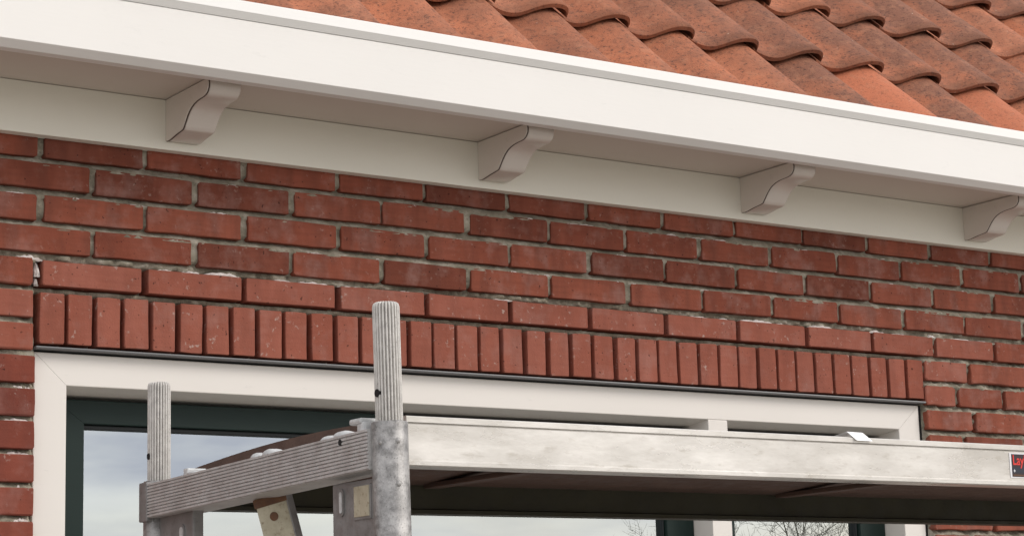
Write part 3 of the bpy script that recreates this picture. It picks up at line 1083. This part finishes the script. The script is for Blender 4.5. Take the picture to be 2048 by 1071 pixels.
fbeam = dp(link('side_beam', bm_mesh('side_beam', bm), M['beam']))
fbeam['label'] = 'pale scuffed front side beam of the deck'
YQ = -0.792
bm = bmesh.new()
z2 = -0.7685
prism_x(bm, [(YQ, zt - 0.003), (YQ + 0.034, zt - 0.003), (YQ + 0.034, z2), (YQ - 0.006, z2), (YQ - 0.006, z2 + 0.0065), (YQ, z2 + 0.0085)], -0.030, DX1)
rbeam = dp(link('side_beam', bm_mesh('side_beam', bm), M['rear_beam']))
rbeam['label'] = 'shade-darkened rear side beam of the deck'
# plywood board, a little bowed upwards
bm = bmesh.new()
ny = 14
tp, bt = [], []
for i in range(ny + 1):
    t = i / ny
    y = YD + 0.0355 + (YQ - 0.001 - YD - 0.0355) * t
    bow = 0.007 * math.sin(math.pi * t) - 0.012 * t ** 2
    tp.append((y, -0.6950 + bow))
    bt.append((y, -0.7090 + bow))
prism_x(bm, tp + bt[::-1], -0.068, DX1 - 0.01)
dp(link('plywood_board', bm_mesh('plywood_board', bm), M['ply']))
for x in (0.36, 1.14, 1.90):
    bm = bmesh.new()
    box_into(bm, x, x + 0.03, YD + 0.037, YQ - 0.007, -0.7270, -0.7185, 0.002)
    dp(link('cross_member', bm_mesh('cross_member', bm), M['ply']))
# claws hooked over the cross bar
def lump(y, z, ry, rz, rx=0.016, mat='claw', x=X0 - 0.008):
    bm = bmesh.new()
    bmesh.ops.create_icosphere(bm, subdivisions=3, radius=1.0)
    for v in bm.verts:
        n = 1 + 0.12 * mn.noise(v.co * 1.7 + Vector((y * 40, 0, 3)))
        v.co = Vector((v.co.x * rx * n, v.co.y * ry * n, max(v.co.z, -0.5) * rz * n))
    me = bm_mesh('claw', bm)
    o = dp(link('claw', me, M[mat], None, True))
    o.location = (x, y, z)
    return o
def top_z(y):
    return -0.7165 - 0.015 * (y - YFp) / (YRp - YFp)
for y, ry, rz in ((-1.147, 0.016, 0.0072), (-1.185, 0.020, 0.0085), (-1.352, 0.018, 0.006), (-1.388, 0.020, 0.0078), (-0.945, 0.018, 0.0045)):
    lump(y, top_z(y) + 0.001, ry, rz)
bm = bmesh.new()
box_into(bm, X0 - 0.024, X0 - 0.006, -1.459, -1.441, -0.722, -0.7045, 0.005)
box_into(bm, X0 - 0.026, X0 + 0.004, -1.455, -1.425, -0.7080, -0.7000, 0.0035)
dp(link('hook', bm_mesh('hook', bm), M['claw']))
bm = bmesh.new()
box_into(bm, X0 - 0.012, X0 + 0.02, -0.918, -0.903, -0.735, -0.7165, 0.002)
dp(link('hook', bm_mesh('hook', bm), M['claw']))
# white plastic clip folded over the beam's edge
bm = bmesh.new()
q = [(0.6995, YD + 0.001, -0.6895), (0.7315, YD + 0.001, -0.6900), (0.7445, YD - 0.0050, -0.7022), (0.7120, YD - 0.0050, -0.7020)]
a = [bm.verts.new(v) for v in q]
b = [bm.verts.new((v[0] - 0.001, v[1] + 0.0022, v[2] + 0.0012)) for v in q]
bm.faces.new(a)
bm.faces.new(b[::-1])
for i in range(4):
    bm.faces.new((a[i], b[i], b[(i + 1) % 4], a[(i + 1) % 4]))
c = [bm.verts.new(v) for v in ((0.6985, YD + 0.0032, -0.6883), (0.7305, YD + 0.0032, -0.6888), (0.7290, YD + 0.032, -0.6930), (0.6970, YD + 0.032, -0.6930))]
bm.faces.new(c)
cl = dp(link('plastic_clip', bm_mesh('plastic_clip', bm), M['clip']))
# sticker on the beam
stk = dp(box('sticker', 1.0475, 1.165, YD - 0.0003, YD + 0.0002, -0.7495, -0.7098, M['sticker_white']))
box('sticker_field', 1.0515, 1.161, YD - 0.0005, YD, -0.7478, -0.7115, M['sticker'], stk)
box('sticker_band', 1.0525, 1.160, YD - 0.0007, YD, -0.7415, -0.7325, M['sticker_navy'], stk)
def text(s, x, z, size, mat, parent, name='lettering', shear=0.0):
    cu = bpy.data.curves.new(name, 'FONT')
    cu.body = s
    cu.size = size
    cu.extrude = 0.00005
    cu.offset = 0.0003
    tmp = bpy.data.objects.new('tmp', cu)
    col.objects.link(tmp)
    bpy.context.view_layer.update()
    me = bpy.data.meshes.new_from_object(tmp.evaluated_get(bpy.context.evaluated_depsgraph_get()))
    bpy.data.objects.remove(tmp)
    o = link(name, me, mat, parent)
    o.location = (x, YD - 0.00085, z)
    o.rotation_euler = (math.pi / 2, 0, 0)
    o.scale = (0.85, 1.0, 1)
    return o
text('Layher', 1.0535, -0.7285, 0.0225, M['sticker_red'], stk)
text('+', 1.0545, -0.7415, 0.009, M['sticker_white'], stk, 'emblem')
bm = bmesh.new()
box_into(bm, 1.0535, 1.159, YD - 0.00075, YD, -0.7465, -0.7440)
link('sticker_stripe', bm_mesh('sticker_stripe', bm), M['rust'], stk)

# ------------------------------------------------------------------ diagonal brace below the deck
top = Vector((-0.096, -1.118, -0.772))
foot = Vector((0.325, -1.30, GROUND))
brace = empty('diagonal_brace', foot, 'yellowed metal diagonal brace with a round hole below the cross bar', 'brace')
d = (top - foot)
L = d.length
zax = d.normalized()
yax = Vector((-0.0, 1, 0))
# broad face turned to the left end of the scaffold
xn = Vector((-0.80, -0.60, 0))
xn = (xn - zax * xn.dot(zax)).normalized()
side = zax.cross(xn).normalized()
BM = Matrix((side, xn, zax)).transposed().to_4x4()
def bp(o):
    o.parent = brace
    o.matrix_parent_inverse = Matrix.Identity(4)
    o.matrix_local = BM
    return o
bm = bmesh.new()
box_into(bm, -0.024, 0.024, -0.010, 0.010, 0.0, L, 0.0015)
bp(link('brace_tube', bm_mesh('brace_tube', bm), M['brace']))
bm = bmesh.new()
box_into(bm, 0.0242, 0.0262, -0.011, 0.011, 0.0, L - 0.004, 0.0)
bp(link('brace_edge', bm_mesh('brace_edge', bm), M['gusset']))
bm = bmesh.new()
box_into(bm, -0.026, 0.026, -0.0115, 0.0115, L - 0.014, L - 0.001, 0.001)
bp(link('brace_cap', bm_mesh('brace_cap', bm), M['rust']))
h = disc_towards('brace_hole', (0.0, 0.0108, L - 0.031), (0, 1, 0), 0.0065, 0.003, M['rust'], None)
bp(h)

# ------------------------------------------------------------------ bare trees mirrored in the glass
def bare_tree(name, base, height, seed, label):
    r = random.Random(seed)
    t = empty(name, (base[0], base[1], GROUND), label, 'tree', 'bare trees across the street')
    verts, faces = [], []
    def limb(p0, dirv, length, rad, depth):
        n = 4
        p = Vector(p0)
        dd = Vector(dirv).normalized()
        prev = None
        segs = 6 if depth < 2 else 4
        for i in range(n + 1):
            rr = rad * (1 - 0.6 * i / n)
            q = dd.to_track_quat('Z', 'Y').to_matrix()
            ring = []
            for a in range(segs):
                an = 2 * math.pi * a / segs
                verts.append(tuple(p + q @ Vector((rr * math.cos(an), rr * math.sin(an), 0))))
                ring.append(len(verts) - 1)
            if prev:
                for a in range(segs):
                    faces.append((prev[a], prev[(a + 1) % segs], ring[(a + 1) % segs], ring[a]))
            prev = ring
            if i and depth < 5:
                for _ in range(2 if depth else 3):
                    if r.random() < (0.85 if depth < 4 else 0.7):
                        side = Vector((r.gauss(0, 1), r.gauss(0, 1), r.gauss(0.35, 0.5))).normalized()
                        limb(p, dd * 0.55 + side * 0.75, length * r.uniform(0.45, 0.65), max(rr * 0.5, 0.0028), depth + 1 if depth else 2)
            p = p + dd * (length / n)
            dd = (dd + Vector((r.gauss(0, .12), r.gauss(0, .12), r.gauss(.05, .08)))).normalized()
    limb((0, 0, 0), (0, 0, 1), height * 0.62, height * 0.022, 0)
    tv, tf = [], []
    for i in range(5):                       # trunk with a flared foot, just outside the first limb
        zz = height * 0.30 * i / 4
        rr = height * (0.034 - 0.004 * i) if i == 0 else height * (0.026 - 0.0022 * i)
        for a in range(10):
            an = 2 * math.pi * a / 10
            tv.append((rr * math.cos(an), rr * math.sin(an), zz))
        if i:
            for a in range(10):
                b = (a + 1) % 10
                tf.append(((i - 1) * 10 + a, (i - 1) * 10 + b, i * 10 + b, i * 10 + a))
    link('trunk', mesh_py('trunk', tv, tf), M['bark'], t)
    link('crown', mesh_py('crown', verts, faces), M['bark'], t)
    return t
TREE1, TREE2 = (20.6, -23.1, 3.7), (22.3, -22.0, 4.6)

bare_tree('bare_tree', (TREE1[0], TREE1[1]), TREE1[2], 5, 'bare twiggy tree mirrored at the right end of the large window pane')
bare_tree('bare_tree', (TREE2[0], TREE2[1]), TREE2[2], 9, 'bare branching tree mirrored in the narrow window pane')
